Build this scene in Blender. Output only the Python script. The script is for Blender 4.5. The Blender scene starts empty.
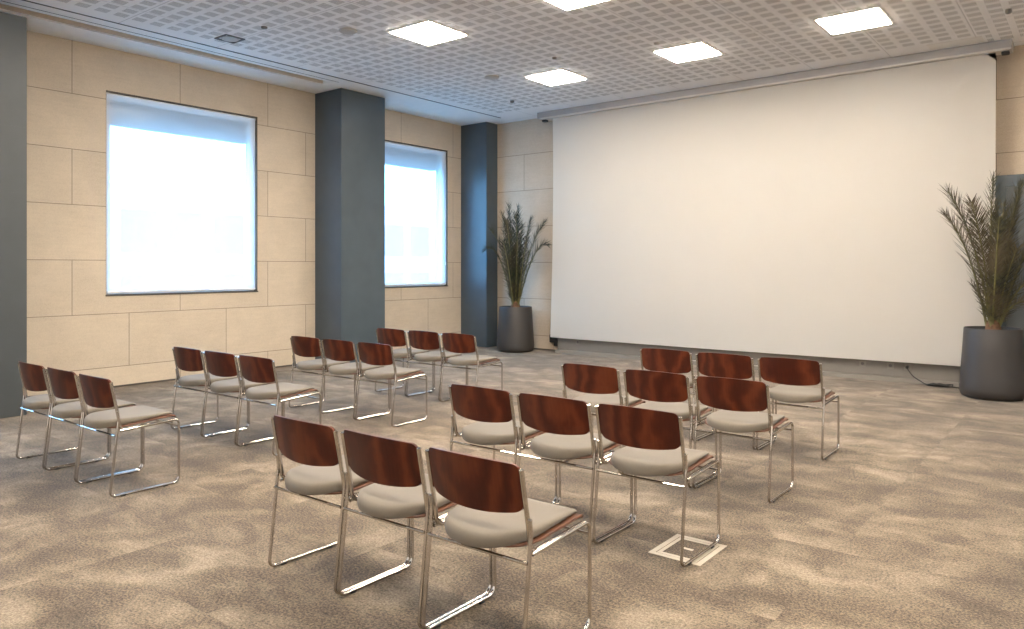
import bpy, bmesh, math, random
from mathutils import Vector, Matrix

random.seed(7)
S = bpy.context.scene
C = S.collection

# ------------------------------------------------------------------ room constants (metres; camera stands at x=0, y=0)
XW = -9.95      # window wall
YW = 11.36      # wall behind the screen
XR, YB = 1.9, -2.6
ZC = 4.32
THETA = math.atan(592 / 753.0)

# ------------------------------------------------------------------ material helpers
def new_mat(name):
    m = bpy.data.materials.new(name)
    m.use_nodes = True
    nt = m.node_tree
    b = nt.nodes['Principled BSDF']
    return m, nt, b

def N(nt, typ, **kw):
    n = nt.nodes.new(typ)
    for k, v in kw.items():
        if k == 'inp':
            for kk, vv in v.items():
                n.inputs[kk].default_value = vv
        else:
            setattr(n, k, v)
    return n

def math_node(nt, op, a, b=None, c=None):
    n = nt.nodes.new('ShaderNodeMath'); n.operation = op
    for i, v in enumerate((a, b, c)):
        if v is None: continue
        if isinstance(v, (int, float)): n.inputs[i].default_value = v
        else: nt.links.new(v, n.inputs[i])
    return n.outputs[0]

def mix_col(nt, fac, a, b, blend='MIX'):
    n = nt.nodes.new('ShaderNodeMix'); n.data_type = 'RGBA'; n.blend_type = blend
    n.clamp_factor = True
    for sock, v in ((n.inputs[0], fac), (n.inputs[6], a), (n.inputs[7], b)):
        if isinstance(v, (int, float)): sock.default_value = v
        elif isinstance(v, tuple): sock.default_value = (*v[:3], 1)
        else: nt.links.new(v, sock)
    return n.outputs[2]

def ramp(nt, fac, stops):
    n = nt.nodes.new('ShaderNodeValToRGB')
    el = n.color_ramp.elements
    while len(el) < len(stops): el.new(0.5)
    for e, (p, c) in zip(el, stops):
        e.position = p; e.color = (*c, 1) if len(c) == 3 else c
    nt.links.new(fac, n.inputs[0])
    return n.outputs[0]

def noise(nt, vec, scale, detail=2.0, rough=0.5, dist=0.0):
    n = nt.nodes.new('ShaderNodeTexNoise')
    n.inputs['Scale'].default_value = scale; n.inputs['Detail'].default_value = detail
    n.inputs['Roughness'].default_value = rough; n.inputs['Distortion'].default_value = dist
    if vec is not None: nt.links.new(vec, n.inputs['Vector'])
    return n

def bump(nt, b, height, strength=0.2, distance=0.01):
    n = nt.nodes.new('ShaderNodeBump')
    n.inputs['Strength'].default_value = strength; n.inputs['Distance'].default_value = distance
    nt.links.new(height, n.inputs['Height']); nt.links.new(n.outputs[0], b.inputs['Normal'])

def coords(nt):
    n = nt.nodes.new('ShaderNodeTexCoord'); return n.outputs['Object']

def comb(nt, x, y, z=0.0):
    n = nt.nodes.new('ShaderNodeCombineXYZ')
    for i, v in enumerate((x, y, z)):
        if isinstance(v, (int, float)): n.inputs[i].default_value = v
        else: nt.links.new(v, n.inputs[i])
    return n.outputs[0]

def sep(nt, v):
    n = nt.nodes.new('ShaderNodeSeparateXYZ'); nt.links.new(v, n.inputs[0]); return n.outputs

def plain(name, col, rough=0.6, metal=0.0, var=0.06, scale=6.0, spec=0.5, bmp=0.0):
    m, nt, b = new_mat(name)
    n = noise(nt, coords(nt), scale, 4)
    f = ramp(nt, n.outputs[0], [(0.3, tuple(c * (1 - var) for c in col)), (0.7, tuple(min(1, c * (1 + var)) for c in col))])
    nt.links.new(f, b.inputs['Base Color'])
    b.inputs['Roughness'].default_value = rough; b.inputs['Metallic'].default_value = metal
    b.inputs['Specular IOR Level'].default_value = spec
    if bmp: bump(nt, b, noise(nt, coords(nt), scale * 12, 2).outputs[0], bmp, 0.004)
    return m

# ---- stone slabs: running bond of 1.375 x 0.681 m slabs
def stone(name, axis, phase, base, lo=0.88, hi=1.08):
    m, nt, b = new_mat(name)
    co = coords(nt); s = sep(nt, co)
    u = s[axis]; z = s[2]
    W, H, z0 = 1.375, 0.681, 0.264
    row = math_node(nt, 'FLOOR', math_node(nt, 'DIVIDE', math_node(nt, 'SUBTRACT', z, z0), H))
    par = math_node(nt, 'MULTIPLY', math_node(nt, 'MODULO', math_node(nt, 'ADD', row, 10), 2), 0.5)
    uu = math_node(nt, 'ADD', math_node(nt, 'DIVIDE', math_node(nt, 'SUBTRACT', u, phase), W), par)
    uu = math_node(nt, 'ADD', uu, 20)
    fx = math_node(nt, 'FRACT', uu)
    fz = math_node(nt, 'FRACT', math_node(nt, 'ADD', math_node(nt, 'DIVIDE', math_node(nt, 'SUBTRACT', z, z0), H), 10))
    dx = math_node(nt, 'MULTIPLY', math_node(nt, 'MINIMUM', fx, math_node(nt, 'SUBTRACT', 1, fx)), W)
    dz = math_node(nt, 'MULTIPLY', math_node(nt, 'MINIMUM', fz, math_node(nt, 'SUBTRACT', 1, fz)), H)
    d = math_node(nt, 'MINIMUM', dx, dz)
    joint = math_node(nt, 'LESS_THAN', d, 0.0042)
    wn = nt.nodes.new('ShaderNodeTexWhiteNoise'); wn.noise_dimensions = '2D'
    nt.links.new(comb(nt, math_node(nt, 'FLOOR', uu), row), wn.inputs['Vector'])
    n1 = noise(nt, co, 2.2, 5, 0.6, 0.4); n2 = noise(nt, co, 90, 3, 0.7)
    # faint horizontal bedding of the stone
    str_ = noise(nt, comb(nt, math_node(nt, 'MULTIPLY', s[0], 3), math_node(nt, 'MULTIPLY', s[1], 3), math_node(nt, 'MULTIPLY', z, 30)), 1.0, 3)
    c = ramp(nt, n1.outputs[0], [(0.3, tuple(x * lo for x in base)), (0.55, base), (0.75, tuple(x * hi for x in base))])
    c = mix_col(nt, 0.10, c, ramp(nt, wn.outputs[0], [(0, tuple(x * 0.35 for x in base)), (1, tuple(min(1, x * 1.5) for x in base))]))
    c = mix_col(nt, 0.12, c, ramp(nt, str_.outputs[0], [(0.3, tuple(x * 0.7 for x in base)), (0.7, tuple(min(1, x * 1.2) for x in base))]))
    c = mix_col(nt, 0.16, c, ramp(nt, n2.outputs[0], [(0.35, tuple(x * 0.5 for x in base)), (0.6, tuple(min(1, x * 1.2) for x in base))]))
    c = mix_col(nt, joint, c, tuple(x * 0.40 for x in base))
    nt.links.new(c, b.inputs['Base Color'])
    b.inputs['Roughness'].default_value = 0.72
    b.inputs['Specular IOR Level'].default_value = 0.3
    h = math_node(nt, 'ADD', math_node(nt, 'MULTIPLY', math_node(nt, 'MINIMUM', d, 0.008), 100), math_node(nt, 'MULTIPLY', n2.outputs[0], 0.12))
    bump(nt, b, h, 0.35, 0.006)
    return m

# ---- carpet tiles
def carpet():
    m, nt, b = new_mat('carpet_tiles')
    co = coords(nt); s = sep(nt, co)
    T = 0.5
    ix = math_node(nt, 'FLOOR', math_node(nt, 'DIVIDE', math_node(nt, 'ADD', s[0], 20.13), 1.0))
    iy = math_node(nt, 'FLOOR', math_node(nt, 'DIVIDE', math_node(nt, 'ADD', s[1], 20.21), 0.5))
    wn = nt.nodes.new('ShaderNodeTexWhiteNoise'); wn.noise_dimensions = '2D'
    nt.links.new(comb(nt, ix, iy), wn.inputs['Vector'])
    jump = comb(nt, math_node(nt, 'MULTIPLY', wn.outputs[0], 1.5), math_node(nt, 'MULTIPLY', wn.outputs[0], 0.9))
    v = nt.nodes.new('ShaderNodeVectorMath'); v.operation = 'ADD'
    nt.links.new(comb(nt, math_node(nt, 'MULTIPLY', s[0], 1.0), math_node(nt, 'MULTIPLY', s[1], 1.2)), v.inputs[0]); nt.links.new(jump, v.inputs[1])
    cloud = noise(nt, v.outputs[0], 2.4, 6, 0.6, 0.4)          # cloudy print, broken at tile edges
    broad = noise(nt, comb(nt, math_node(nt, 'MULTIPLY', s[0], 0.7), math_node(nt, 'MULTIPLY', s[1], 1.5)), 0.9, 4, 0.6, 0.8)
    grain = noise(nt, co, 88, 2, 0.85)
    grain2 = noise(nt, co, 55, 3, 0.8)
    f = math_node(nt, 'ADD', math_node(nt, 'MULTIPLY', cloud.outputs[0], 0.68), math_node(nt, 'MULTIPLY', broad.outputs[0], 0.32))
    c = ramp(nt, f, [(0.34, (0.056, 0.040, 0.025)), (0.44, (0.088, 0.064, 0.041)), (0.50, (0.118, 0.088, 0.057)), (0.56, (0.162, 0.126, 0.086)), (0.62, (0.222, 0.178, 0.126))])
    g = math_node(nt, 'ADD', math_node(nt, 'MULTIPLY', grain.outputs[0], 0.65), math_node(nt, 'MULTIPLY', grain2.outputs[0], 0.35))
    gm = ramp(nt, g, [(0.40, (0.08, 0.074, 0.068)), (0.5, (0.95, 0.95, 0.95)), (0.59, (1.9, 1.89, 1.87))])
    amt = ramp(nt, f, [(0.45, (1.0, 1.0, 1.0)), (0.62, (0.45, 0.45, 0.45))])   # the pale patches are cut smoother
    c = mix_col(nt, amt, c, gm, 'MULTIPLY')
    nt.links.new(c, b.inputs['Base Color'])
    b.inputs['Roughness'].default_value = 0.95; b.inputs['Specular IOR Level'].default_value = 0.12
    b.inputs['Sheen Weight'].default_value = 0.15; b.inputs['Sheen Roughness'].default_value = 0.6
    bump(nt, b, g, 0.5, 0.01)
    return m

# ---- perforated plaster ceiling: 0.2 m grid of slotted squares
def perforated():
    m, nt, b = new_mat('perforated_ceiling')
    s = sep(nt, coords(nt))
    P = 0.2
    x = math_node(nt, 'ADD', s[0], 20.22); y = math_node(nt, 'ADD', s[1], 20.03)
    fx = math_node(nt, 'FRACT', math_node(nt, 'DIVIDE', x, P)); fy = math_node(nt, 'FRACT', math_node(nt, 'DIVIDE', y, P))
    inx = math_node(nt, 'LESS_THAN', math_node(nt, 'ABSOLUTE', math_node(nt, 'SUBTRACT', fx, 0.5)), 0.333)
    iny = math_node(nt, 'LESS_THAN', math_node(nt, 'ABSOLUTE', math_node(nt, 'SUBTRACT', fy, 0.5)), 0.32)
    sx = math_node(nt, 'FRACT', math_node(nt, 'DIVIDE', x, P / 12))
    hx = math_node(nt, 'LESS_THAN', sx, 0.52)
    hole = math_node(nt, 'MULTIPLY', math_node(nt, 'MULTIPLY', inx, iny), hx)
    # plain border near the soffit and near the screen
    ok = math_node(nt, 'MULTIPLY', math_node(nt, 'GREATER_THAN', s[0], -8.62), math_node(nt, 'LESS_THAN', s[1], math_node(nt, 'ADD', 10.58, math_node(nt, 'MULTIPLY', math_node(nt, 'GREATER_THAN', s[0], -1.12), 0.40))))
    hole = math_node(nt, 'MULTIPLY', hole, ok)
    jx = math_node(nt, 'LESS_THAN', math_node(nt, 'FRACT', math_node(nt, 'DIVIDE', x, 1.0)), 0.008)
    jy = math_node(nt, 'LESS_THAN', math_node(nt, 'FRACT', math_node(nt, 'DIVIDE', y, 1.2)), 0.007)
    j = math_node(nt, 'MAXIMUM', jx, jy)
    n = noise(nt, coords(nt), 3, 3)
    base = ramp(nt, n.outputs[0], [(0.3, (0.85, 0.835, 0.815)), (0.7, (0.89, 0.875, 0.86))])
    c = mix_col(nt, hole, base, (0.38, 0.36, 0.34))
    c = mix_col(nt, math_node(nt, 'MULTIPLY', j, 0.6), c, (0.3, 0.28, 0.26))
    nt.links.new(c, b.inputs['Base Color'])
    b.inputs['Roughness'].default_value = 0.85; b.inputs['Specular IOR Level'].default_value = 0.2
    bump(nt, b, math_node(nt, 'SUBTRACT', 1, hole), 0.4, 0.004)
    return m

# ---- mahogany veneer (grain differs on every chair)
def veneer():
    m, nt, b = new_mat('mahogany_veneer')
    co = coords(nt)
    oi = nt.nodes.new('ShaderNodeObjectInfo')
    off = comb(nt, math_node(nt, 'MULTIPLY', oi.outputs['Random'], 9), math_node(nt, 'MULTIPLY', oi.outputs['Random'], 5), math_node(nt, 'MULTIPLY', oi.outputs['Random'], 17))
    v = nt.nodes.new('ShaderNodeVectorMath'); v.operation = 'ADD'
    nt.links.new(co, v.inputs[0]); nt.links.new(off, v.inputs[1])
    mp = nt.nodes.new('ShaderNodeMapping'); mp.inputs['Scale'].default_value = (0.8, 0.4, 0.6)
    nt.links.new(v.outputs[0], mp.inputs[0])
    w = nt.nodes.new('ShaderNodeTexWave'); w.wave_type = 'BANDS'; w.bands_direction = 'X'
    w.inputs['Scale'].default_value = 2.2; w.inputs['Distortion'].default_value = 14; w.inputs['Detail'].default_value = 4
    w.inputs['Detail Scale'].default_value = 1.4
    nt.links.new(mp.outputs[0], w.inputs[0])
    mp2 = nt.nodes.new('ShaderNodeMapping'); mp2.inputs['Scale'].default_value = (60, 20, 4)
    nt.links.new(v.outputs[0], mp2.inputs[0])
    fine = noise(nt, mp2.outputs[0], 1.5, 3)
    f = math_node(nt, 'ADD', math_node(nt, 'MULTIPLY', w.outputs['Fac'], 0.6), math_node(nt, 'MULTIPLY', fine.outputs[0], 0.4))
    c = ramp(nt, f, [(0.15, (0.043, 0.0075, 0.003)), (0.5, (0.068, 0.0125, 0.0045)), (0.85, (0.112, 0.026, 0.009))])
    nt.links.new(c, b.inputs['Base Color'])
    b.inputs['Roughness'].default_value = 0.42
    b.inputs['Specular IOR Level'].default_value = 0.28
    b.inputs['Coat Weight'].default_value = 0.08; b.inputs['Coat Roughness'].default_value = 0.22
    return m

def fabric(name, col):
    m, nt, b = new_mat(name)
    co = coords(nt)
    n = noise(nt, co, 420, 2, 0.7); n2 = noise(nt, co, 8, 3)
    c = ramp(nt, n.outputs[0], [(0.3, tuple(x * 0.86 for x in col)), (0.7, tuple(x * 1.1 for x in col))])
    c = mix_col(nt, 0.12, c, ramp(nt, n2.outputs[0], [(0.3, tuple(x * 0.8 for x in col)), (0.7, tuple(x * 1.1 for x in col))]))
    nt.links.new(c, b.inputs['Base Color'])
    b.inputs['Roughness'].default_value = 0.85; b.inputs['Specular IOR Level'].default_value = 0.2
    b.inputs['Sheen Weight'].default_value = 0.1
    bump(nt, b, n.outputs[0], 0.15, 0.001)
    return m

def blind_fabric():
    m = bpy.data.materials.new('sheer_blind'); m.use_nodes = True
    nt = m.node_tree; nt.nodes.clear()
    out = nt.nodes.new('ShaderNodeOutputMaterial')
    co = nt.nodes.new('ShaderNodeTexCoord').outputs['Object']
    n = noise(nt, co, 300, 2)
    col = ramp(nt, n.outputs[0], [(0.3, (0.86, 0.88, 0.90)), (0.7, (0.93, 0.94, 0.95))])
    tl = nt.nodes.new('ShaderNodeBsdfTranslucent'); df = nt.nodes.new('ShaderNodeBsdfDiffuse'); tp = nt.nodes.new('ShaderNodeBsdfTransparent')
    nt.links.new(col, tl.inputs[0]); nt.links.new(col, df.inputs[0])
    a = nt.nodes.new('ShaderNodeMixShader'); a.inputs[0].default_value = 0.45
    nt.links.new(tl.outputs[0], a.inputs[1]); nt.links.new(df.outputs[0], a.inputs[2])
    c = nt.nodes.new('ShaderNodeMixShader'); c.inputs[0].default_value = 0.40
    nt.links.new(a.outputs[0], c.inputs[1]); nt.links.new(tp.outputs[0], c.inputs[2])
    nt.links.new(c.outputs[0], out.inputs[0])
    return m

def glass():
    m = bpy.data.materials.new('window_glass'); m.use_nodes = True
    nt = m.node_tree; nt.nodes.clear()
    out = nt.nodes.new('ShaderNodeOutputMaterial')
    tp = nt.nodes.new('ShaderNodeBsdfTransparent'); tp.inputs[0].default_value = (0.93, 0.96, 0.97, 1)
    gl = nt.nodes.new('ShaderNodeBsdfGlossy'); gl.inputs['Roughness'].default_value = 0.12
    mx = nt.nodes.new('ShaderNodeMixShader')
    mx.inputs[0].default_value = 0.015; nt.links.new(tp.outputs[0], mx.inputs[1]); nt.links.new(gl.outputs[0], mx.inputs[2])
    nt.links.new(mx.outputs[0], out.inputs[0])
    return m

def lamp_mat(col, strength):
    m, nt, b = new_mat('lit_diffuser')
    b.inputs['Base Color'].default_value = (0.9, 0.9, 0.88, 1)
    b.inputs['Emission Color'].default_value = (*col, 1); b.inputs['Emission Strength'].default_value = strength
    return m

def leaf_mat(name, dark, light, tip):
    m, nt, b = new_mat(name)
    co = coords(nt)
    n = noise(nt, co, 14, 3, 0.6); n2 = noise(nt, co, 3.0, 2)
    c = ramp(nt, n.outputs[0], [(0.4, dark), (0.62, light)])
    c = mix_col(nt, ramp(nt, n2.outputs[0], [(0.45, (0, 0, 0)), (0.65, (0.7, 0.7, 0.7))]), c, tip)
    nt.links.new(c, b.inputs['Base Color'])
    b.inputs['Roughness'].default_value = 0.5
    return m

M = {}
M['stone_window'] = stone('sandstone_window_wall', 1, 3.925 + 0.6875, (0.565, 0.485, 0.385))
M['stone_screen'] = stone('sandstone_screen_wall', 0, -8.64 - 1.375 / 2 * 0, (0.52, 0.435, 0.34))
M['carpet'] = carpet()
M['ceiling'] = perforated()
M['soffit'] = plain('soffit_paint', (0.86, 0.85, 0.83), 0.7, var=0.03)
M['recess'] = plain('track_recess_dim_tone', (0.58, 0.50, 0.39), 0.6, var=0.05)  # brown tone of the dimly lit recess put into its colour
M['slot'] = plain('dark_slot', (0.05, 0.048, 0.048), 0.6)
M['pillar'] = plain('slate_paint', (0.058, 0.080, 0.099), 0.30, var=0.08, scale=3, bmp=0.05)
M['pillar_dark'] = plain('charcoal_panel', (0.046, 0.055, 0.061), 0.5, var=0.08, scale=3)
M['plaster'] = plain('plain_plaster', (0.86, 0.85, 0.83), 0.8, var=0.04)
M['grey_duct'] = plain('grey_cable_duct', (0.21, 0.19, 0.165), 0.6, var=0.04)
M['dark_trim'] = plain('dark_trim', (0.07, 0.06, 0.052), 0.6)
M['white_frame'] = plain('white_window_frame', (0.72, 0.73, 0.74), 0.4, var=0.02)
M['black_gap'] = plain('anodised_reveal', (0.09, 0.075, 0.06), 0.5)
M['blind'] = blind_fabric()
M['glass'] = glass()
M['screen'] = plain('matt_screen_fabric', (0.83, 0.805, 0.765), 0.9, var=0.008, scale=1.2, spec=0.1)
M['casing'] = plain('grey_screen_casing', (0.36, 0.345, 0.34), 0.45, var=0.04)
M['casing_light'] = plain('light_casing_lip', (0.55, 0.52, 0.48), 0.4, var=0.03)
M['black'] = plain('black_plastic', (0.018, 0.017, 0.017), 0.45)
M['socket'] = plain('socket_plastic', (0.24, 0.22, 0.19), 0.45, var=0.02)
M['chrome'] = plain('chrome_tube', (0.62, 0.59, 0.555), 0.09, 1.0, var=0.03, scale=20)
M['veneer'] = veneer()
M['fabric'] = fabric('warm_grey_wool', (0.155, 0.135, 0.110))
M['ply_edge'] = plain('plywood_shell', (0.085, 0.027, 0.009), 0.5, var=0.15, scale=40)
M['pot'] = plain('matt_graphite_pot', (0.034, 0.031, 0.030), 0.46, var=0.08, scale=5)
M['soil'] = plain('potting_soil', (0.045, 0.03, 0.02), 0.95, var=0.5, scale=60, bmp=0.6)
M['leaf_a'] = leaf_mat('palm_leaf', (0.006, 0.009, 0.004), (0.026, 0.032, 0.012), (0.050, 0.040, 0.022))
M['leaf_b'] = leaf_mat('palm_leaf_browning', (0.014, 0.013, 0.006), (0.080, 0.074, 0.032), (0.125, 0.092, 0.052))
M['stalk'] = plain('palm_stalk', (0.13, 0.12, 0.042), 0.6, var=0.25, scale=15)
M['fibre'] = plain('trunk_fibre', (0.11, 0.055, 0.028), 0.9, var=0.4, scale=30, bmp=0.5)
M['lamp'] = lamp_mat((1.0, 0.885, 0.745), 70.0)
M['lamp_frame'] = plain('white_lamp_frame', (0.78, 0.75, 0.70), 0.4, var=0.02)
M['fixture'] = plain('grey_fixture', (0.42, 0.39, 0.35), 0.5, var=0.03)
M['fixture_dark'] = plain('dark_fixture', (0.13, 0.12, 0.11), 0.5)
M['floor_box'] = plain('pale_metal_floor_box', (0.52, 0.47, 0.39), 0.4, 0.2, var=0.06, scale=20)
M['door'] = plain('slate_door_panel', (0.105, 0.118, 0.128), 0.35, var=0.05)
M['facade'] = plain('white_render_facade', (0.50, 0.50, 0.50), 0.8, var=0.03, scale=1)
M['facade_glass'] = plain('facade_glazing', (0.10, 0.11, 0.12), 0.5)
M['outdoor_ground'] = plain('street_asphalt', (0.20, 0.20, 0.20), 0.9)
M['shutter_box'] = plain('aluminium_shutter_box', (0.10, 0.105, 0.11), 0.5)

# ------------------------------------------------------------------ mesh helpers
def box(bm, x0, x1, y0, y1, z0, z1):
    x0, x1 = min(x0, x1), max(x0, x1); y0, y1 = min(y0, y1), max(y0, y1); z0, z1 = min(z0, z1), max(z0, z1)
    v = [bm.verts.new(p) for p in ((x0, y0, z0), (x1, y0, z0), (x1, y1, z0), (x0, y1, z0), (x0, y0, z1), (x1, y0, z1), (x1, y1, z1), (x0, y1, z1))]
    for f in ((0, 3, 2, 1), (4, 5, 6, 7), (0, 1, 5, 4), (1, 2, 6, 5), (2, 3, 7, 6), (3, 0, 4, 7)):
        bm.faces.new([v[i] for i in f])

def bbox(bm, x0, x1, y0, y1, z0, z1, r=0.004, seg=2):
    t = bmesh.new(); box(t, x0, x1, y0, y1, z0, z1)
    bmesh.ops.bevel(t, geom=list(t.edges), offset=r, segments=seg, affect='EDGES')
    me = bpy.data.meshes.new('tmp'); t.to_mesh(me); t.free(); bm.from_mesh(me); bpy.data.meshes.remove(me)

def fillet(pts, rads, seg=7):
    out = [Vector(pts[0])]
    for i in range(1, len(pts) - 1):
        p, a, b = Vector(pts[i]), Vector(pts[i - 1]), Vector(pts[i + 1])
        r = rads[i]
        da, db = (a - p), (b - p)
        la, lb = da.length, db.length
        da.normalize(); db.normalize()
        ang = da.angle(db)
        if r <= 0 or ang > math.pi - 0.02: out.append(p); continue
        t = min(r / math.tan(ang / 2), la * 0.49, lb * 0.49)
        rr = t * math.tan(ang / 2)
        bis = (da + db).normalized()
        c = p + bis * (rr / math.sin(ang / 2))
        s0, s1 = (p + da * t) - c, (p + db * t) - c
        q = s0.rotation_difference(s1)
        for k in range(seg + 1):
            from mathutils import Quaternion
            out.append(c + Quaternion().slerp(q, k / seg) @ s0)
    out.append(Vector(pts[-1]))
    return out

def tube(bm, pts, r, n=12, caps=True, radii=None):
    pts = [Vector(p) for p in pts]
    rings = []
    t0 = (pts[1] - pts[0]).normalized()
    ref = Vector((1, 0, 0)) if abs(t0.x) < 0.8 else Vector((0, 0, 1))
    nrm = (ref - t0 * ref.dot(t0)).normalized()
    prev = t0
    for i, p in enumerate(pts):
        if i == 0: t = t0
        elif i == len(pts) - 1: t = (pts[i] - pts[i - 1]).normalized()
        else: t = ((pts[i] - pts[i - 1]).normalized() + (pts[i + 1] - pts[i]).normalized()).normalized()
        q = prev.rotation_difference(t); nrm = q @ nrm; prev = t
        bi = t.cross(nrm)
        rr = radii[i] if radii else r
        rings.append([bm.verts.new(p + (nrm * math.cos(2 * math.pi * k / n) + bi * math.sin(2 * math.pi * k / n)) * rr) for k in range(n)])
    for a, b in zip(rings, rings[1:]):
        for k in range(n):
            bm.faces.new((a[k], a[(k + 1) % n], b[(k + 1) % n], b[k]))
    if caps:
        bm.faces.new(rings[0][::-1]); bm.faces.new(rings[-1])

def lathe(bm, prof, n=40, cx=0, cy=0):
    rings = []
    for r, z in prof:
        if r < 1e-5: rings.append([bm.verts.new((cx, cy, z))])
        else: rings.append([bm.verts.new((cx + r * math.cos(2 * math.pi * k / n), cy + r * math.sin(2 * math.pi * k / n), z)) for k in range(n)])
    for a, b in zip(rings, rings[1:]):
        for k in range(n):
            k2 = (k + 1) % n
            if len(a) == 1 and len(b) == 1: continue
            if len(a) == 1: bm.faces.new((a[0], b[k2], b[k]))
            elif len(b) == 1: bm.faces.new((a[k], a[k2], b[0]))
            else: bm.faces.new((a[k], a[k2], b[k2], b[k]))

def obj(name, bm, mat, parent=None, loc=(0, 0, 0), angle=35, fix=True):
    if fix: bmesh.ops.recalc_face_normals(bm, faces=list(bm.faces))
    me = bpy.data.meshes.new(name); bm.to_mesh(me); bm.free()
    for p in me.polygons: p.use_smooth = True
    me.set_sharp_from_angle(angle=math.radians(angle))
    for mm in (mat if isinstance(mat, (list, tuple)) else [mat]): me.materials.append(mm)
    o = bpy.data.objects.new(name, me); C.objects.link(o); o.location = loc
    if parent: o.parent = parent
    return o

def tag(o, label, cat, group=None):
    o['label'] = label; o['category'] = cat
    if group: o['group'] = group
    return o

def thing(name, label, cat, loc=(0, 0, 0), rz=0.0, group=None):
    o = bpy.data.objects.new(name, None); C.objects.link(o)
    o.location = loc; o.rotation_euler = (0, 0, rz); o.empty_display_size = 0.1
    return tag(o, label, cat, group)

def struct(name, bm, mat, label=None, cat=None, **kw):
    o = obj(name, bm, mat, **kw); o['kind'] = 'structure'
    if label: tag(o, label, cat)
    return o

def dup(root):
    r = root.copy(); C.objects.link(r)
    for ch in list(root.children):
        c = ch.copy(); C.objects.link(c); c.parent = r
        for g in list(ch.children):
            d = g.copy(); C.objects.link(d); d.parent = c
    return r

# ------------------------------------------------------------------ the room
bm = bmesh.new(); box(bm, XW - 0.35, XR + 0.2, YB - 0.2, YW + 0.2, -0.15, 0)
struct('floor', bm, M['carpet'], 'mottled beige and brown carpet tiles over the whole room floor', 'floor')

# ceiling: perforated field, then the plain soffit along the window wall with a recessed curtain track
bm = bmesh.new(); box(bm, -8.84, XR + 0.2, YB - 0.2, YW + 0.2, ZC, ZC + 0.25)
ceil = struct('ceiling', bm, M['ceiling'], 'perforated plaster ceiling with a grid of slotted squares', 'ceiling')
bm = bmesh.new()
box(bm, -9.15, -8.84, YB - 0.2, YW + 0.2, ZC, ZC + 0.25)
box(bm, XW - 0.35, -9.38, YB - 0.2, YW + 0.2, ZC, ZC + 0.25)
box(bm, -9.38, -9.15, 7.25, YW + 0.2, ZC, ZC + 0.25)
sof = obj('soffit', bm, M['soffit'], ceil)
bm = bmesh.new(); box(bm, -9.38, -9.15, YB - 0.2, 7.25, ZC + 0.09, ZC + 0.25)
box(bm, -9.36, -9.33, YB, 7.22, ZC + 0.012, ZC + 0.09)
obj('track_recess', bm, M['recess'], ceil)
bm = bmesh.new(); bbox(bm, -8.853, -8.830, YB, 10.9, ZC - 0.006, ZC + 0.01, 0.002, 1)
struct('trim_1', bm, M['slot'], 'long dark air slot in the ceiling along the window side', 'trim')
bm = bmesh.new(); bbox(bm, -9.056, -9.046, YB, 7.3, ZC - 0.003, ZC + 0.01, 0.001, 1)
struct('trim_2', bm, M['dark_trim'], 'thin dark line in the white soffit beside the windows', 'trim')

# window wall with two openings and an unseen third added for daylight
WZ0, WZ1 = 1.185, 3.785
WINS = [(0.050, 2.225), (4.325, 6.500), (8.475, 10.650)]
bm = bmesh.new(); XO = XW - 0.32
cuts = [YB - 0.2] + [c for w in WINS for c in w] + [YW + 0.2]
for i in range(7):
    if i % 2 == 0: box(bm, XO, XW, cuts[i], cuts[i + 1], 0, ZC)
    else:
        box(bm, XO, XW, cuts[i], cuts[i + 1], 0, WZ0); box(bm, XO, XW, cuts[i], cuts[i + 1], WZ1, ZC)
struct('wall_left', bm, M['stone_window'], 'sandstone slab wall with two large windows', 'wall')
bm = bmesh.new(); box(bm, XO, XR + 0.2, YW, YW + 0.2, 0, ZC)
struct('wall_back', bm, M['stone_screen'], 'sandstone slab wall behind the projection screen', 'wall')
bm = bmesh.new(); box(bm, XR, XR + 0.2, YB - 0.2, YW, 0, ZC)
struct('wall_right', bm, M['plaster'])
bm = bmesh.new(); box(bm, XO, XR, YB - 0.2, YB, 0, ZC)
struct('wall_front', bm, M['plaster'])

bm = bmesh.new(); bbox(bm, XW, XW + 0.012, 3.06, 7.54, 0, 0.022, 0.003, 1)  # dark strip drawn in place of the shadow gap at the wall foot
struct('shadow_gap_left', bm, M['dark_trim'], 'low dark strip standing in for the shadow gap at the window wall foot', 'baseboard')
bm = bmesh.new(); bbox(bm, -9.28, -7.8, YW - 0.012, YW, 0, 0.025, 0.003, 1)
struct('baseboard_back', bm, M['dark_trim'], 'low dark strip along the wall foot behind the potted palm by the pillar', 'baseboard')

# pillars
bm = bmesh.new(); bbox(bm, XW - 0.02, -9.30, 7.545, 8.452, 0, ZC, 0.006)
struct('pillar', bm, M['pillar'], 'slate blue pillar between the two windows', 'pillar')
bm = bmesh.new(); bbox(bm, XW - 0.02, -9.292, 11.03, YW + 0.02, 0, ZC, 0.006)
struct('pillar', bm, M['pillar'], 'slate blue pillar in the room corner beside the palm left of the screen', 'pillar')
bm = bmesh.new(); bbox(bm, XW + 0.003, -8.81, 2.30, 3.041, 0, 4.135, 0.006)
for z in (0.945, 1.626, 2.307, 2.988, 3.669): box(bm, -8.8105, -8.8085, 2.305, 3.036, z - 0.0015, z + 0.0015)
struct('pillar', bm, M['pillar_dark'], 'wide charcoal panelled pillar at the left end of the window wall', 'pillar')

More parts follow.
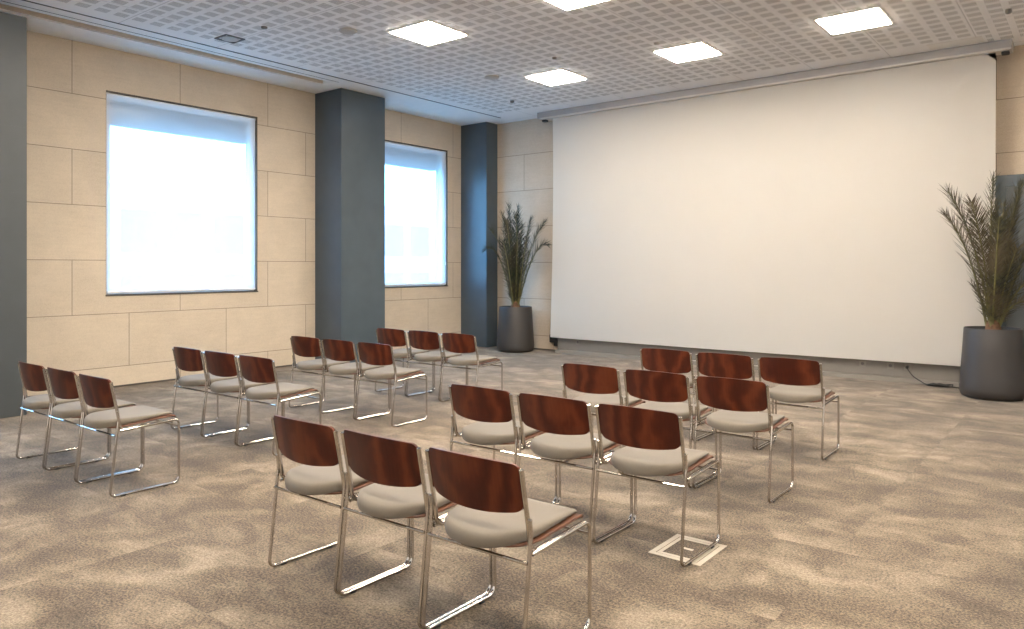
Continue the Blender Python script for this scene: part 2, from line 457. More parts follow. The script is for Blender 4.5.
# windows
for i, (y0, y1) in enumerate(WINS):
    n = i + 1
    side = ('added out of view for daylight', 'beside the wide charcoal pillar', 'partly hidden behind the slate pillar')[i]
    # frame of the window, set back in the opening
    bm = bmesh.new()
    a, c = XW - 0.145, XW - 0.075
    fw = 0.085
    bbox(bm, a, c, y0, y0 + fw, WZ0, WZ1, 0.004); bbox(bm, a, c, y1 - fw, y1, WZ0, WZ1, 0.004)
    bbox(bm, a, c, y0 + fw, y1 - fw, WZ0, WZ0 + fw, 0.004); bbox(bm, a, c, y0 + fw, y1 - fw, WZ1 - fw, WZ1, 0.004)
    w = struct('window_%d' % n, bm, M['white_frame'], 'large daylit window with white frame and sheer blind, ' + side, 'window')
    bm = bmesh.new(); box(bm, XW - 0.115, XW - 0.107, y0 + fw - 0.01, y1 - fw + 0.01, WZ0 + fw - 0.01, WZ1 - fw + 0.01)
    obj('pane', bm, M['glass'], w)
    # dark metal reveal lining
    bm = bmesh.new()
    box(bm, XW - 0.074, XW - 0.002, y0, y1, WZ1 - 0.012, WZ1); box(bm, XW - 0.074, XW - 0.002, y1 - 0.012, y1, WZ0, WZ1 - 0.012)
    box(bm, XW - 0.074, XW - 0.002, y0, y0 + 0.006, WZ0, WZ1 - 0.012)
    box(bm, XW - 0.074, XW + 0.012, y0 - 0.004, y1 + 0.004, WZ0 - 0.018, WZ0)
    obj('reveal', bm, M['black_gap'], w)
    bm = bmesh.new(); bbox(bm, XW - 0.50, XW - 0.33, y0 - 0.06, y1 + 0.06, 3.43, 3.95, 0.01)
    obj('shutter_box', bm, M['shutter_box'], w)
    # roller blind
    b = thing('roller_blind', 'white sheer roller blind drawn over the window ' + side, 'blind', (XW - 0.05, (y0 + y1) / 2, WZ1), 0, 'sheer roller blinds')
    hw = (y1 - y0) / 2 - 0.022
    bm = bmesh.new()
    ny, nz = 30, 30
    g = [[None] * (nz + 1) for _ in range(ny + 1)]
    for p in range(ny + 1):
        for q in range(nz + 1):
            yy = -hw + 2 * hw * p / ny; zz = -0.03 - (WZ1 - WZ0 - 0.075) * q / nz
            g[p][q] = bm.verts.new((0.022 + 0.002 * math.sin(yy * 9) * q / nz, yy, zz))
    for p in range(ny):
        for q in range(nz): bm.faces.new((g[p][q], g[p + 1][q], g[p + 1][q + 1], g[p][q + 1]))
    obj('fabric', bm, M['blind'], b)
    bm = bmesh.new(); tube(bm, [(-0.004, -hw - 0.01, -0.036), (-0.004, hw + 0.01, -0.036)], 0.022, 20)
    obj('roller', bm, M['white_frame'], b)
    bm = bmesh.new(); bbox(bm, 0.012, 0.032, -hw, hw, -(WZ1 - WZ0) + 0.018, -(WZ1 - WZ0) + 0.046, 0.005)
    obj('bottom_bar', bm, M['white_frame'], b)
    bm = bmesh.new(); tube(bm, [(0.034, hw - 0.02, -0.05), (0.034, hw - 0.02, -2.15)], 0.0025, 6)
    tube(bm, [(0.034, hw - 0.02, -2.15), (0.034, hw - 0.02, -2.21)], 0.009, 10)
    obj('pull_chain', bm, M['white_frame'], b)

# outside: a pale building across the street, seen faintly through the blinds
t = thing('office_building', 'pale office building faintly seen through the sheer window blinds', 'building', (-34, 14, -6))
bm = bmesh.new(); box(bm, -3, 0, -40, 40, 0, 11.2)
obj('facade_wall', bm, M['facade'], t)
for rz in (5.3, 8.2):
    for k in range(-16, 17):
        bm = bmesh.new(); box(bm, -0.1, 0.06, k * 2.2 - 0.8, k * 2.2 + 0.8, rz, rz + 1.9)
        box(bm, 0.06, 0.12, k * 2.2 - 0.05, k * 2.2 + 0.05, rz, rz + 1.9)
        if -13 <= k <= 13: obj('facade_window', bm, M['facade_glass'], t)
        else: bm.free()
bm = bmesh.new(); box(bm, -60, XW - 0.6, -60, 80, -6.2, -6)
o = struct('ground', bm, M['outdoor_ground'])

# door right of the screen
bm = bmesh.new()
bbox(bm, -1.12, -0.97, YW - 0.05, YW + 0.01, 0, 2.70, 0.004); bbox(bm, 0.35, 0.47, YW - 0.05, YW + 0.01, 0, 2.70, 0.004)
bbox(bm, -0.97, 0.35, YW - 0.05, YW + 0.01, 2.55, 2.70, 0.004)
d = struct('door_1', bm, M['pillar'], 'slate grey double door behind the big palm, right of the screen', 'door')
for x0, x1 in ((-0.968, -0.312), (-0.308, 0.348)):
    bm = bmesh.new(); bbox(bm, x0, x1, YW - 0.03, YW + 0.01, 0.005, 2.548, 0.004)
    obj('door_leaf', bm, M['door'], d)

# grey cable duct under the screen
bm = bmesh.new()
bbox(bm, -7.74, -1.13, 11.17, YW, 0.06, 0.62, 0.004)
bbox(bm, -7.74, -1.13, 11.09, YW, 0, 0.058, 0.004)
for k in range(1, 6): box(bm, -7.74 + k * 1.12, -7.737 + k * 1.12, 11.1685, 11.1705, 0.06, 0.615)
struct('trim_3', bm, M['grey_duct'], 'grey cable duct running along the wall foot under the screen', 'trim')
def socket(x, z, label, y=11.17):
    t = thing('wall_socket', label, 'socket', (x, y, z), 0, 'sockets on the grey duct')
    bm = bmesh.new(); bbox(bm, -0.045, 0.045, -0.012, 0, -0.045, 0.045, 0.006)
    obj('cover_plate', bm, M['socket'], t)
    bm = bmesh.new(); tube(bm, [(0, -0.0125, 0), (0, -0.006, 0)], 0.021, 20)
    obj('outlet_well', bm, M['fixture_dark'], t)
    return t
socket(-2.06, 0.205, 'grey wall socket with the black cable plugged in, under the screen')
socket(-2.27, 0.207, 'empty wall socket beside the one with the black cable')
socket(-2.62, 0.208, 'empty wall socket second from the one with the black cable')
socket(-7.30, 0.215, 'wall socket next to the small black box under the left screen corner')
# black cable
t = thing('power_cable', 'black power cable hanging from socket to a tangle on the floor', 'cable', (-2.06, 11.12, 0.2))
bm = bmesh.new()
pts = [(0.0, 0.0, 0.0), (0.03, -0.04, -0.035), (0.09, -0.075, -0.10), (0.17, -0.085, -0.148), (0.26, -0.11, -0.187)]
for k in range(40):
    a = k * 0.55
    pts.append((0.36 + 0.10 * math.cos(a) + 0.008 * k / 4 + 0.02 * math.sin(k * 1.7), -0.14 + 0.05 * math.sin(a * 1.13), -0.186 + 0.012 * (k % 5) / 2))
pts += [(0.62, -0.13, -0.19), (0.80, -0.16, -0.191), (0.98, -0.13, -0.191)]
def smooth_path(p, sub=4):
    p = [Vector(q) for q in p]; out = []
    for i in range(len(p) - 1):
        p0, p1, p2, p3 = p[max(i - 1, 0)], p[i], p[i + 1], p[min(i + 2, len(p) - 1)]
        for k in range(sub):
            u = k / sub
            out.append(0.5 * ((2 * p1) + (p2 - p0) * u + (2 * p0 - 5 * p1 + 4 * p2 - p3) * u * u + (3 * p1 - p0 - 3 * p2 + p3) * u ** 3))
    out.append(p[-1]); return out
tube(bm, smooth_path(pts), 0.007, 8)
obj('cord', bm, M['black'], t)
bm = bmesh.new(); tube(bm, [(0, 0.043, 0.005), (0, 0.0, 0.003), (0, -0.012, 0.0)], 0.02, 16, True, [0.022, 0.022, 0.012])
obj('plug', bm, M['black'], t)
# black equipment box, not an outlet, at the left screen corner
t = thing('wall_equipment_box', 'small black box on the wall under the left screen corner', 'box', (-7.90, YW, 0.16))
bm = bmesh.new(); bbox(bm, -0.085, 0.085, -0.10, 0, 0, 0.15, 0.008)
obj('housing', bm, M['black'], t)
bm = bmesh.new(); bbox(bm, 0.0, 0.075, -0.085, 0.0, -0.06, 0.0, 0.006)
obj('connector', bm, M['black'], t)

# ------------------------------------------------------------------ projection screen
YS = 11.03
t = thing('projection_screen', 'huge white roll-down projection screen covering the end wall', 'screen', (0, YS, 0))
bm = bmesh.new()
nx, nz = 60, 40
zt, zb = 4.20, 0.285
g = [[None] * (nz + 1) for _ in range(nx + 1)]
for i in range(nx + 1):
    for k in range(nz + 1):
        v = k / nz; u = i / nx
        l = -7.745 - 0.055 * v ** 1.5 + 0.02 * math.sin(math.pi * v); r_ = -1.052 - 0.012 * v
        g[i][k] = bm.verts.new((l + (r_ - l) * u, 0.012 * math.sin(math.pi * u) * v, zt + (zb - zt) * v - 0.010 * v * math.sin(math.pi * u)))
fr = [bm.faces.new((g[i][k], g[i + 1][k], g[i + 1][k + 1], g[i][k + 1])) for i in range(nx) for k in range(nz)]
bmesh.ops.solidify(bm, geom=fr, thickness=0.003)
obj('screen_sheet', bm, M['screen'], t)
bm = bmesh.new(); tube(bm, [(-7.79, 0.016, 0.288), (-4.4, 0.022, 0.279), (-1.066, 0.016, 0.288)], 0.010, 12)
obj('weight_bar', bm, M['screen'], t)
bm = bmesh.new(); bbox(bm, -8.03, -0.88, -0.09, 0.16, 4.215, ZC - 0.003, 0.006)
box(bm, -8.02, -0.885, -0.0925, -0.09, 4.245, 4.250)
obj('casing', bm, M['casing'], t)
bm = bmesh.new(); bbox(bm, -7.97, -0.882, -0.098, 0.15, 4.190, 4.2145, 0.004)
obj('casing_lip', bm, M['casing_light'], t)
for x in (-7.92, -0.95):
    bm = bmesh.new(); bbox(bm, x - 0.045, x + 0.04, -0.03, 0.06, 4.155, 4.192, 0.006)
    obj('end_bracket', bm, M['black'], t)

# ------------------------------------------------------------------ ceiling lights and fittings
def ceiling_light(x, y):
    t = thing('ceiling_light', 'x', 'ceiling light', (x, y, ZC), 0, 'square ceiling lights')
    h = 0.345
    bm = bmesh.new()
    for a in ((-h, h, -h, -h + 0.03), (-h, h, h - 0.03, h), (-h, -h + 0.03, -h + 0.03, h - 0.03), (h - 0.03, h, -h + 0.03, h - 0.03)):
        bbox(bm, *a, -0.010, 0.004, 0.003)
    obj('frame', bm, M['lamp_frame'], t)
    bm = bmesh.new(); box(bm, -h + 0.031, h - 0.031, -h + 0.031, h - 0.031, -0.020, 0.003)
    obj('diffuser', bm, M['lamp'], t)
    return t
LX = [-6.31, -4.23, -2.22, -0.2]; LY = [9.07, 6.42, 3.77, 1.12]
first = ceiling_light(LX[0], LY[0])
lab = {(0, 0): 'square ceiling light nearest the windows in the row by the screen',
       (1, 0): 'middle square ceiling light of the row by the screen',
       (2, 0): 'square ceiling light farthest from the windows in the row by the screen',
       (0, 1): 'square ceiling light nearest the windows in the second row from the screen',
       (1, 1): 'square ceiling light in the second row from the screen, cut off by the picture edge'}
for j, y in enumerate(LY):
    for i, x in enumerate(LX):
        if i == 3 and j == 0: continue
        o = first if (i, j) == (0, 0) else dup(first)
        o.location = (x, y, ZC)
        if (i, j) in lab: o['label'] = lab[(i, j)]; o['group'] = 'square ceiling lights'
        else: o['label'] = 'square ceiling light outside the picture, over the near part of the room'; o['group'] = 'ceiling lights out of view'

def round_fixture(name, label, cat, x, y, r, mat, drop=0.018, group=None):
    t = thing(name, label, cat, (x, y, ZC), 0, group)
    bm = bmesh.new(); lathe(bm, [(0, 0.002), (r, 0.002), (r, -drop * 0.6), (r * 0.93, -drop), (r * 0.8, -drop * 0.9), (0, -drop * 0.9)], 32)
    obj('rim', bm, M[mat], t)
    bm = bmesh.new(); lathe(bm, [(r * 0.79, -drop * 0.88), (r * 0.6, -drop * 1.15), (0, -drop * 1.3), ], 32)
    obj('grille', bm, M[mat], t)
    return t
round_fixture('ceiling_speaker', 'round grey ceiling speaker near the pillar between the windows', 'speaker', -6.98, 5.76, 0.105, 'fixture', 0.02, 'round ceiling speakers')
round_fixture('ceiling_speaker', 'round grey ceiling speaker between two lights by the corner pillar', 'speaker', -7.03, 8.47, 0.105, 'fixture', 0.02, 'round ceiling speakers')
round_fixture('smoke_detector', 'small dark round detector on the ceiling near the corner pillar', 'detector', -7.78, 9.9, 0.035, 'fixture_dark', 0.03)
round_fixture('ceiling_sprinkler', 'small dark ceiling fitting beside the square air vent', 'sprinkler', -7.64, 5.08, 0.035, 'fixture_dark', 0.02)
round_fixture('ceiling_sprinkler', 'small dark ceiling fitting above the right screen end', 'sprinkler', -0.81, 9.7, 0.03, 'fixture_dark', 0.04)
round_fixture('ceiling_sprinkler', 'small ceiling fitting beside the light nearest the windows in the screen row', 'sprinkler', -5.73, 8.2, 0.03, 'fixture_dark', 0.02)
round_fixture('ceiling_sprinkler', 'small ceiling fitting beside the middle light of the screen row', 'sprinkler', -4.36, 8.45, 0.035, 'fixture', 0.02)
t = thing('air_vent', 'square ceiling vent with dark edge and round centre above the left window', 'vent', (-8.36, 5.08, ZC))
bm = bmesh.new()
for a in ((-0.13, 0.13, -0.13, -0.105), (-0.13, 0.13, 0.105, 0.13), (-0.13, -0.105, -0.105, 0.105), (0.105, 0.13, -0.105, 0.105)): bbox(bm, *a, -0.012, 0.003, 0.003)
obj('frame', bm, M['fixture_dark'], t)
bm = bmesh.new(); lathe(bm, [(0, -0.002), (0.104, -0.002), (0.1, -0.012), (0.06, -0.018), (0, -0.018)], 28)
obj('disc', bm, M['fixture'], t)
bm = bmesh.new(); bbox(bm, -1.75, -1.15, 10.62, 10.90, ZC - 0.004, ZC + 0.004, 0.002, 1)
tag(obj('ceiling_panel', bm, M['lamp_frame']), 'plain flat access panel in the ceiling above the right screen end', 'panel')

# ------------------------------------------------------------------ the chairs
R = 0.0085
TX = 0.2620      # leg loop
PX = 0.2485      # backrest post, just inside the leg loop
ZR = 0.447       # rail centre
def post_y(z): return 0.010 + (0.790 - z) * 0.20

def seat_outline(W, yb, yf, n=26, fr=0.04, yc=0.20, e=2.25):
    pts = []
    for i in range(n + 1):                     # rear half: superellipse from +x round the back to -x
        a = math.pi * i / n
        cx, sy = math.cos(a), math.sin(a)
        pts.append((W * math.copysign(abs(cx) ** (2 / e), cx), yc - (yc - yb) * abs(sy) ** (2 / e)))
    W2 = W * 0.985
    for k in range(5):
        a = math.pi - (math.pi / 2) * k / 4
        pts.append((-W2 + fr + fr * math.cos(a), yf - fr + fr * math.sin(a)))
    for k in range(5):
        a = math.pi / 2 - (math.pi / 2) * k / 4
        pts.append((W2 - fr + fr * math.cos(a), yf - fr + fr * math.sin(a)))
    # a few points along each long side
    return pts

def shell_z(x, y):
    """underside of the plywood shell: climbs towards the front, then rolls over the front lip"""
    u = min(max((y - 0.02) / 0.40, 0), 1)
    z = 0.4485 + 0.034 * u * u * (3 - 2 * u) - 0.005 * math.exp(-((y - 0.2) / 0.12) ** 2) * (1 - (x / 0.25) ** 2)
    if y > 0.42: z -= 0.024 * ((y - 0.42) / 0.06) ** 2
    return z

def pad_bottom(x, y):
    z = shell_z(x, y) + 0.0125
    if y < 0.12: z -= 0.022 * ((0.12 - y) / 0.15) ** 2
    return z

def pad_top(x, y):
    z = 0.511 - 0.004 * math.exp(-((y - 0.2) / 0.12) ** 2) * (1 - (x / 0.25) ** 2)
    if y < 0.07: z -= 0.012 * ((0.07 - y) / 0.08) ** 2
    z = max(z, shell_z(x, y) + 0.0125 + 0.008) if y < 0.42 else z - 0.024 * ((y - 0.42) / 0.06) ** 2
    return z

def ringed(bm, outline, levels, zb, zt, cy=0.2, fill_steps=7):
    """stack of outline rings: levels = (inset, fraction of the height between zb and zt); fills top and bottom with shrinking rings"""
    H = lambda x, y, f: zb(x, y) + (zt(x, y) - zb(x, y)) * f
    def inset(d):
        out = []
        n = len(outline)
        for i in range(n):
            p0, p1, p2 = Vector(outline[i - 1]), Vector(outline[i]), Vector(outline[(i + 1) % n])
            t = (p2 - p0)
            if t.length < 1e-9: t = Vector((1, 0))
            t.normalize(); nr = Vector((-t.y, t.x))
            c = Vector((0, cy)) - p1
            if nr.dot(c) < 0: nr = -nr
            q = p1 + nr * d
            out.append((q.x, q.y))
        return out
    rings = [[bm.verts.new((x, y, H(x, y, z))) for x, y in inset(d)] for d, z in levels]
    lastd, lastz = levels[-1]
    last = inset(lastd)
    for k in range(1, fill_steps):
        s = 1 - k / fill_steps
        rings.append([bm.verts.new((x * s, cy + (y - cy) * s, H(x * s, cy + (y - cy) * s, lastz))) for x, y in last])
    n = len(outline)
    for a, b in zip(rings, rings[1:]):
        for i in range(n): bm.faces.new((a[i], a[(i + 1) % n], b[(i + 1) % n], b[i]))
    c = bm.verts.new((0, cy, H(0, cy, lastz)))
    for i in range(n): bm.faces.new((rings[-1][i], rings[-1][(i + 1) % n], c))
    # bottom: shrink too
    b0 = inset(levels[0][0]); prev = rings[0]
    for k in range(1, fill_steps):
        s = 1 - k / fill_steps
        r = [bm.verts.new((x * s, cy + (y - cy) * s, H(x * s, cy + (y - cy) * s, levels[0][1]))) for x, y in b0]
        for i in range(n): bm.faces.new((prev[(i + 1) % n], prev[i], r[i], r[(i + 1) % n]))
        prev = r
    c = bm.verts.new((0, cy, H(0, cy, levels[0][1])))
    for i in range(n): bm.faces.new((prev[(i + 1) % n], prev[i], c))

def make_chair():
    t = thing('stacking_chair', 'x', 'chair')
    # plywood seat shell with a rolled front lip
    bm = bmesh.new()
    ringed(bm, seat_outline(0.243, -0.006, 0.482, fr=0.03), [(0.004, 0.15), (0, 0.4), (0, 0.7), (0.003, 1.0)], shell_z, lambda x, y: shell_z(x, y) + 0.0125)
    obj('seat_shell', bm, M['ply_edge'], t)
    bm = bmesh.new()
    ringed(bm, seat_outline(0.222, -0.032, 0.462, fr=0.03), [(0.035, -0.03), (0.010, 0.0), (0.002, 0.10), (0, 0.3), (0, 0.62), (0.004, 0.82), (0.011, 0.93), (0.022, 0.985), (0.045, 1.0)], pad_bottom, pad_top)
    obj('seat_pad', bm, M['fabric'], t)
    # bowed veneer backrest between the posts
    bm = bmesh.new()
    w = PX - 0.0105
    xs = [w * math.sin(math.pi / 2 * k / 16) for k in range(-16, 17)]
    def zt(x):
        z = 0.789 + 0.013 * (1 - (x / w) ** 2); e = w - abs(x); r = 0.024
        if e < r: z -= r - math.sqrt(max(0, r * r - (r - e) ** 2))
        return z
    def zb(x):
        z = 0.580 + 0.022 * abs(x / w) ** 2.2; e = w - abs(x); r = 0.036
        if e < r: z += (r - math.sqrt(max(0, r * r - (r - e) ** 2))) * 0.85
        return z
    nv = 8
    def P(x, z, th):
        bow = 0.046 * (1 - (x / w) ** 2)
        return (x, post_y(z) - bow + th + 0.004, z)
    F = {}
    for th in (0, 1):
        for i, x in enumerate(xs):
            for k in range(nv + 1):
                z = zb(x) + (zt(x) - zb(x)) * k / nv
                F[th, i, k] = bm.verts.new(P(x, z, -0.006 if th == 0 else 0.006))
    n = len(xs)
    for i in range(n - 1):
        for k in range(nv):
            bm.faces.new((F[0, i, k], F[0, i + 1, k], F[0, i + 1, k + 1], F[0, i, k + 1]))
            bm.faces.new((F[1, i, k], F[1, i, k + 1], F[1, i + 1, k + 1], F[1, i + 1, k]))
        for k in (0, nv): bm.faces.new((F[0, i, k], F[1, i, k], F[1, i + 1, k], F[0, i + 1, k]))
    for i in (0, n - 1):
        for k in range(nv): bm.faces.new((F[0, i, k], F[1, i, k], F[1, i, k + 1], F[0, i, k + 1]))
    obj('backrest', bm, M['veneer'], t, angle=50)
    for sx in (-1, 1):
        X = sx * TX; xp = sx * PX
        bm = bmesh.new()
        path = [(X, post_y(0.575) - 0.003, 0.575), (X, post_y(0.52) - 0.006, 0.52), (X, 0.0, R + 0.002), (X, 0.475, R + 0.002), (X, 0.475, ZR + 0.014), (X, 0.068, ZR - 0.008)]
        tube(bm, fillet(path, [0, 0.35, 0.035, 0.045, 0.035, 0], 8), R, 12)
        f = obj('leg_loop', bm, M['chrome'], t, angle=60)
        bm = bmesh.new()
        path = [(xp, post_y(0.772), 0.772), (xp, post_y(0.53), 0.53), (xp, 0.072, ZR - 0.010), (xp, 0.440, ZR + 0.008)]
        tube(bm, fillet(path, [0, 0.3, 0.05, 0], 8), 0.0102, 12)
        obj('back_post', bm, M['chrome'], t, angle=60)
        for y in (0.085, 0.375):
            bm = bmesh.new(); bbox(bm, X - 0.0115, X + 0.0115, y - 0.018, y + 0.018, 0.0008, 0.012, 0.003)
            obj('glide', bm, M['black'], f)
    bm = bmesh.new(); tube(bm, [(-TX, 0.034, 0.412), (TX, 0.034, 0.412)], 0.0070, 10)
    obj('rear_stretcher', bm, M['chrome'], t)
    bm = bmesh.new(); tube(bm, [(-TX, 0.475, 0.405), (TX, 0.475, 0.405)], 0.0062, 10)
    obj('front_stretcher', bm, M['chrome'], t)
    return t

rows = [
    ('left', 1, 2.300, (-6.555, -6.002, -5.449)),
    ('left', 2, 3.626, (-6.662, -6.113, -5.562)),
    ('left', 3, 4.970, (-6.718, -6.169, -5.620)),
    ('left', 4, 6.253, (-6.778, -6.230, -5.682)),
    ('right', 1, 2.274, (-3.080, -2.532, -1.983)),
    ('right', 2, 3.572, (-3.062, -2.508, -1.954)),
    ('right', 3, 4.877, (-3.080, -2.525, -1.967)),
    ('right', 4, 6.225, (-3.125, -2.570, -2.018)),
]
rowname = {1: 'rear row', 2: 'second row from the rear', 3: 'second row from the screen', 4: 'front row by the screen'}
blk = {'left': 'block beside the windows', 'right': 'block away from the windows'}
seatname = {('left', 0): 'window end chair', ('left', 1): 'middle chair', ('left', 2): 'aisle end chair',
            ('right', 0): 'aisle end chair', ('right', 1): 'middle chair', ('right', 2): 'outer end chair'}
proto = make_chair()
k = 0
for side, r, y, xs in rows:
    for i, x in enumerate(xs):
        o = proto if k == 0 else dup(proto)
        k += 1
        o.location = (x, y - 0.022 + random.uniform(-0.005, 0.005), 0)
        o.rotation_euler = (0, 0, math.radians(random.uniform(-0.03, 0.03)))
        o['label'] = '%s with mahogany back, %s, %s' % (seatname[side, i], rowname[r], blk[side])
        o['group'] = 'chairs in the block beside the windows' if side == 'left' else 'chairs in the block away from the windows'

# ------------------------------------------------------------------ floor box
t = thing('floor_box', 'pale metal floor socket box with carpet lid under a chair runner', 'floor box', (-1.785, 3.825, 0))
bm = bmesh.new()
a, c = 0.150, 0.178
for q in ((-a, a, -c, -c + 0.03), (-a, a, c - 0.03, c), (-a, -a + 0.03, -c + 0.03, c - 0.03), (a - 0.03, a, -c + 0.03, c - 0.03)): bbox(bm, *q, -0.02, 0.0016, 0.0008, 1)
obj('frame', bm, M['floor_box'], t)
bm = bmesh.new(); a2, c2 = a - 0.035, c - 0.035
for q in ((-a2, a2, -c2, -c2 + 0.022), (-a2, a2, c2 - 0.022, c2), (-a2, -a2 + 0.022, -c2 + 0.022, c2 - 0.022), (a2 - 0.022, a2, -c2 + 0.022, c2 - 0.022)): bbox(bm, *q, -0.02, 0.0014, 0.0006, 1)
lid = obj('lid', bm, M['floor_box'], t)
bm = bmesh.new(); box(bm, -a2 + 0.022, a2 - 0.022, -c2 + 0.022, c2 - 0.022, -0.02, 0.0006)
obj('carpet_inlay', bm, M['carpet'], lid)
bm = bmesh.new(); bbox(bm, -0.03, 0.03, -0.012, 0.012, -0.01, 0.0013, 0.0005, 1)
obj('lid_handle', bm, M['floor_box'], lid)

# ------------------------------------------------------------------ palms
RV = Vector((math.cos(THETA), math.sin(THETA), 0)); DV = Vector((-math.sin(THETA), math.cos(THETA), 0)); UP = Vector((0, 0, 1))
def loc3(a, d, z): return RV * a + DV * d + UP * z

def frond(bm, base, ctrl, tip, n=46, lmax=0.26, start=0.12, rng=None, width=0.016, spread=0.95):
    base, ctrl, tip = Vector(base), Vector(ctrl), Vector(tip)
    B = lambda u: base * (1 - u) ** 2 + ctrl * 2 * u * (1 - u) + tip * u * u
    D = lambda u: ((ctrl - base) * (1 - u) + (tip - ctrl) * u).normalized()
    pts = [B(i / 14) for i in range(15)]
    tube(bm, pts, 0.01, 6, True, [0.013 * (1 - 0.85 * i / 14) + 0.0015 for i in range(15)])
    for fc in bm.faces: fc.material_index = 1
    side0 = D(0.5).cross(UP)
    if side0.length < 0.15: side0 = DV.copy()
    twist = rng.uniform(-0.6, 0.6)
    for i in range(n):
        u = start + (1 - start) * (i + 0.5) / n
        p, d = B(u), D(u)
        s = (side0 - d * side0.dot(d)).normalized()
        s = Matrix.Rotation(twist, 3, d) @ s
        up = s.cross(d)
        env = min(1.0, 0.5 + 1.6 * (u - start)) * (1.0 if u < 0.7 else 1 - 0.5 * ((u - 0.7) / 0.3) ** 1.6)
        for sg in (-1, 1):
            L = lmax * env * rng.uniform(0.8, 1.12)
            ang = spread * (1.0 - 0.5 * u) + rng.uniform(-0.12, 0.12)
            dirn = (d * math.cos(ang) + s * sg * math.sin(ang) + up * rng.uniform(-0.25, 0.5)).normalized()
            droop = rng.uniform(0.02, 0.10) * L
            wv = dirn.cross(up).normalized() * width * rng.uniform(0.8, 1.2)
            prev = None
            for q in range(5):
                v = q / 4
                c = p + dirn * L * v - UP * droop * v * v
                ww = wv * (0.35 + 1.1 * v if v < 0.3 else max(0.02, 0.68 * (1 - (v - 0.3) / 0.7) ** 0.8))
                fold = dirn.cross(wv).normalized() * ww.length * 0.35
                ring = [bm.verts.new(c - ww * 0.5 + fold), bm.verts.new(c), bm.verts.new(c + ww * 0.5 + fold)]
                if prev:
                    bm.faces.new((prev[0], prev[1], ring[1], ring[0])); bm.faces.new((prev[1], prev[2], ring[2], ring[1]))
                prev = ring

def palm(label, loc, fronds, leaf, seed, pot_r=0.345, pot_h=0.82):
    rng = random.Random(seed)
    t = thing('potted_palm', label, 'plant', loc)
    bm = bmesh.new()
    r = pot_r
    lathe(bm, [(0, 0.004), (r * 0.84, 0.004), (r * 0.93, 0.02), (r * 0.985, 0.055), (r, 0.11), (r * 0.99, 0.17), (r * 0.935, 0.45), (r * 0.868, pot_h - 0.012), (r * 0.86, pot_h), (r * 0.835, pot_h), (r * 0.825, pot_h - 0.012), (r * 0.825, pot_h - 0.10), (0, pot_h - 0.10)], 64)
    p = obj('pot', bm, M['pot'], t)
    bm = bmesh.new()
    prof = [(r * 0.82, pot_h - 0.075), (r * 0.6, pot_h - 0.055), (r * 0.3, pot_h - 0.045), (0, pot_h - 0.04)]
    lathe(bm, prof, 36)
    for v in bm.verts: v.co.z += rng.uniform(-0.008, 0.008)
    obj('soil', bm, M['soil'], p, fix=False)
    bm = bmesh.new(); lathe(bm, [(0.075, pot_h - 0.07), (0.085, pot_h - 0.02), (0.07, pot_h + 0.05), (0.045, pot_h + 0.11), (0, pot_h + 0.12)], 18)
    for v in bm.verts: v.co += Vector((rng.uniform(-1, 1), rng.uniform(-1, 1), 0)) * 0.006
    obj('trunk', bm, M['fibre'], t)
    for (c, tip, n, lm) in fronds:
        bm = bmesh.new()
        a = Vector(tip); b = loc3(0.05 * (1 if a[0] > 0 else -1) * min(1, abs(a[0]) * 4), 0.04 * (1 if a[1] > 0 else -1), pot_h + 0.02)
        frond(bm, b, loc3(*c), loc3(*tip), n, lm, 0.05, rng)
        obj('frond', bm, [M[leaf], M['stalk']], t, fix=False)
    return t

# (control, tip) as (sideways, away, up) from the pot centre
FL = [
    ((-0.16, 0.02, 1.95), (-0.48, 0.05, 2.24), 80, 0.24),
    ((-0.30, -0.10, 2.10), (-0.56, -0.05, 1.84), 74, 0.22),
    ((-0.12, 0.10, 1.9), (-0.24, 0.18, 2.52), 92, 0.25),
    ((-0.03, -0.05, 1.9), (-0.13, -0.08, 2.66), 100, 0.25),
    ((0.02, 0.08, 1.9), (0.05, 0.16, 2.64), 100, 0.25),
    ((0.06, -0.12, 1.8), (0.00, -0.30, 2.48), 92, 0.25),
    ((-0.08, -0.10, 1.8), (-0.16, -0.26, 2.38), 92, 0.25),
    ((0.14, -0.05, 1.9), (0.28, -0.10, 2.42), 88, 0.24),
    ((0.20, -0.15, 1.95), (0.54, -0.28, 2.36), 84, 0.22),
    ((0.34, -0.15, 2.08), (0.58, -0.26, 1.94), 74, 0.20),
    ((0.10, -0.2, 1.5), (0.20, -0.34, 2.05), 66, 0.22),
    ((-0.10, -0.2, 1.5), (-0.22, -0.32, 2.0), 66, 0.22),
    ((-0.05, 0.08, 1.6), (-0.14, 0.16, 2.25), 84, 0.25),
    ((0.06, 0.06, 1.6), (0.12, 0.06, 2.30), 84, 0.25),
    ((0.0, -0.10, 1.4), (0.04, -0.24, 2.05), 70, 0.25),
]
palm('potted palm in a tall graphite pot between corner pillar and screen', (-8.465, 10.87, 0), FL, 'leaf_a', 3)
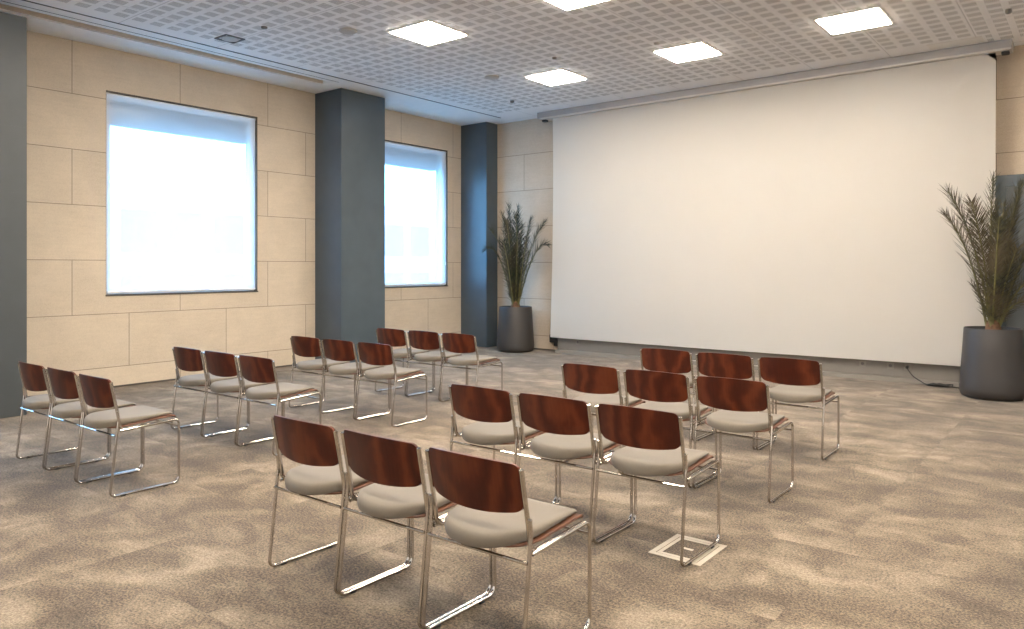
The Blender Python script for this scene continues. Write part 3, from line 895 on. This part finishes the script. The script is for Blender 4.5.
FR = [
    ((-0.20, -0.02, 1.95), (-0.56, -0.05, 2.42), 96, 0.33),
    ((-0.22, 0.05, 1.80), (-0.50, 0.10, 2.16), 80, 0.30),
    ((-0.02, 0.04, 1.9), (0.04, 0.06, 2.60), 112, 0.27),
    ((0.05, -0.10, 1.8), (0.14, -0.28, 2.48), 104, 0.27),
    ((0.20, 0.05, 1.9), (0.36, 0.02, 2.52), 104, 0.27),
    ((0.30, -0.05, 1.8), (0.62, -0.14, 2.25), 94, 0.26),
    ((-0.08, -0.16, 1.5), (-0.16, -0.36, 2.10), 84, 0.25),
    ((0.20, -0.15, 1.5), (0.46, -0.35, 1.45), 60, 0.24),
    ((-0.05, 0.06, 1.7), (0.12, 0.14, 2.30), 90, 0.26),
    ((0.10, -0.2, 1.5), (0.28, -0.36, 1.95), 80, 0.25),
    ((0.25, 0.02, 1.25), (0.52, -0.05, 1.10), 44, 0.22),
    ((-0.10, 0.0, 1.15), (-0.26, -0.02, 1.34), 36, 0.20),
    ((-0.12, -0.06, 1.7), (-0.34, -0.14, 2.30), 100, 0.27),
    ((0.0, -0.06, 1.6), (0.0, -0.20, 2.25), 100, 0.27),
    ((0.14, 0.0, 1.7), (0.26, -0.06, 2.35), 90, 0.27),
    ((0.02, -0.12, 1.3), (0.08, -0.30, 1.75), 70, 0.25),
]
palm('browning palm in a broad graphite pot before the slate door, cut by the picture edge', (-1.03, 10.50, 0), FR, 'leaf_b', 11)

# ------------------------------------------------------------------ light and camera
wld = bpy.data.worlds.new('sky'); S.world = wld; wld.use_nodes = True
bg = wld.node_tree.nodes['Background']
bg.inputs[0].default_value = (0.205, 0.55, 1.0, 1); bg.inputs[1].default_value = 20.0
for i, (y0, y1) in enumerate(WINS):
    L = bpy.data.lights.new('window_portal', 'AREA'); L.shape = 'RECTANGLE'; L.size = y1 - y0; L.size_y = WZ1 - WZ0
    L.cycles.is_portal = True
    o = bpy.data.objects.new('window_portal', L); C.objects.link(o)
    o.location = (XW - 0.22, (y0 + y1) / 2, (WZ0 + WZ1) / 2); o.rotation_euler = (0, -math.pi / 2, 0)
    o.rotation_euler = Vector((1, 0, 0)).to_track_quat('-Z', 'Y').to_euler()

cam = bpy.data.cameras.new('camera'); co = bpy.data.objects.new('camera', cam); C.objects.link(co)
co.location = (0, 0, 1.54); co.rotation_euler = (math.pi / 2, 0, THETA)
cam.sensor_fit = 'HORIZONTAL'; cam.sensor_width = 36; cam.lens = 753 / 1024 * 36
cam.shift_y = -(314.5 - 267) / 1024
cam.clip_start = 0.05; cam.clip_end = 200
S.camera = co

S.view_settings.view_transform = 'Standard'; S.view_settings.look = 'None'
S.view_settings.exposure = 0.0; S.view_settings.gamma = 1.0; S.view_settings.use_curve_mapping = False
cy = S.cycles
cy.max_bounces = 10; cy.diffuse_bounces = 6; cy.glossy_bounces = 4; cy.transparent_max_bounces = 12
cy.use_denoising = True
try: cy.denoiser = 'OPENIMAGEDENOISE'
except Exception: pass
cy.sample_clamp_indirect = 6.0
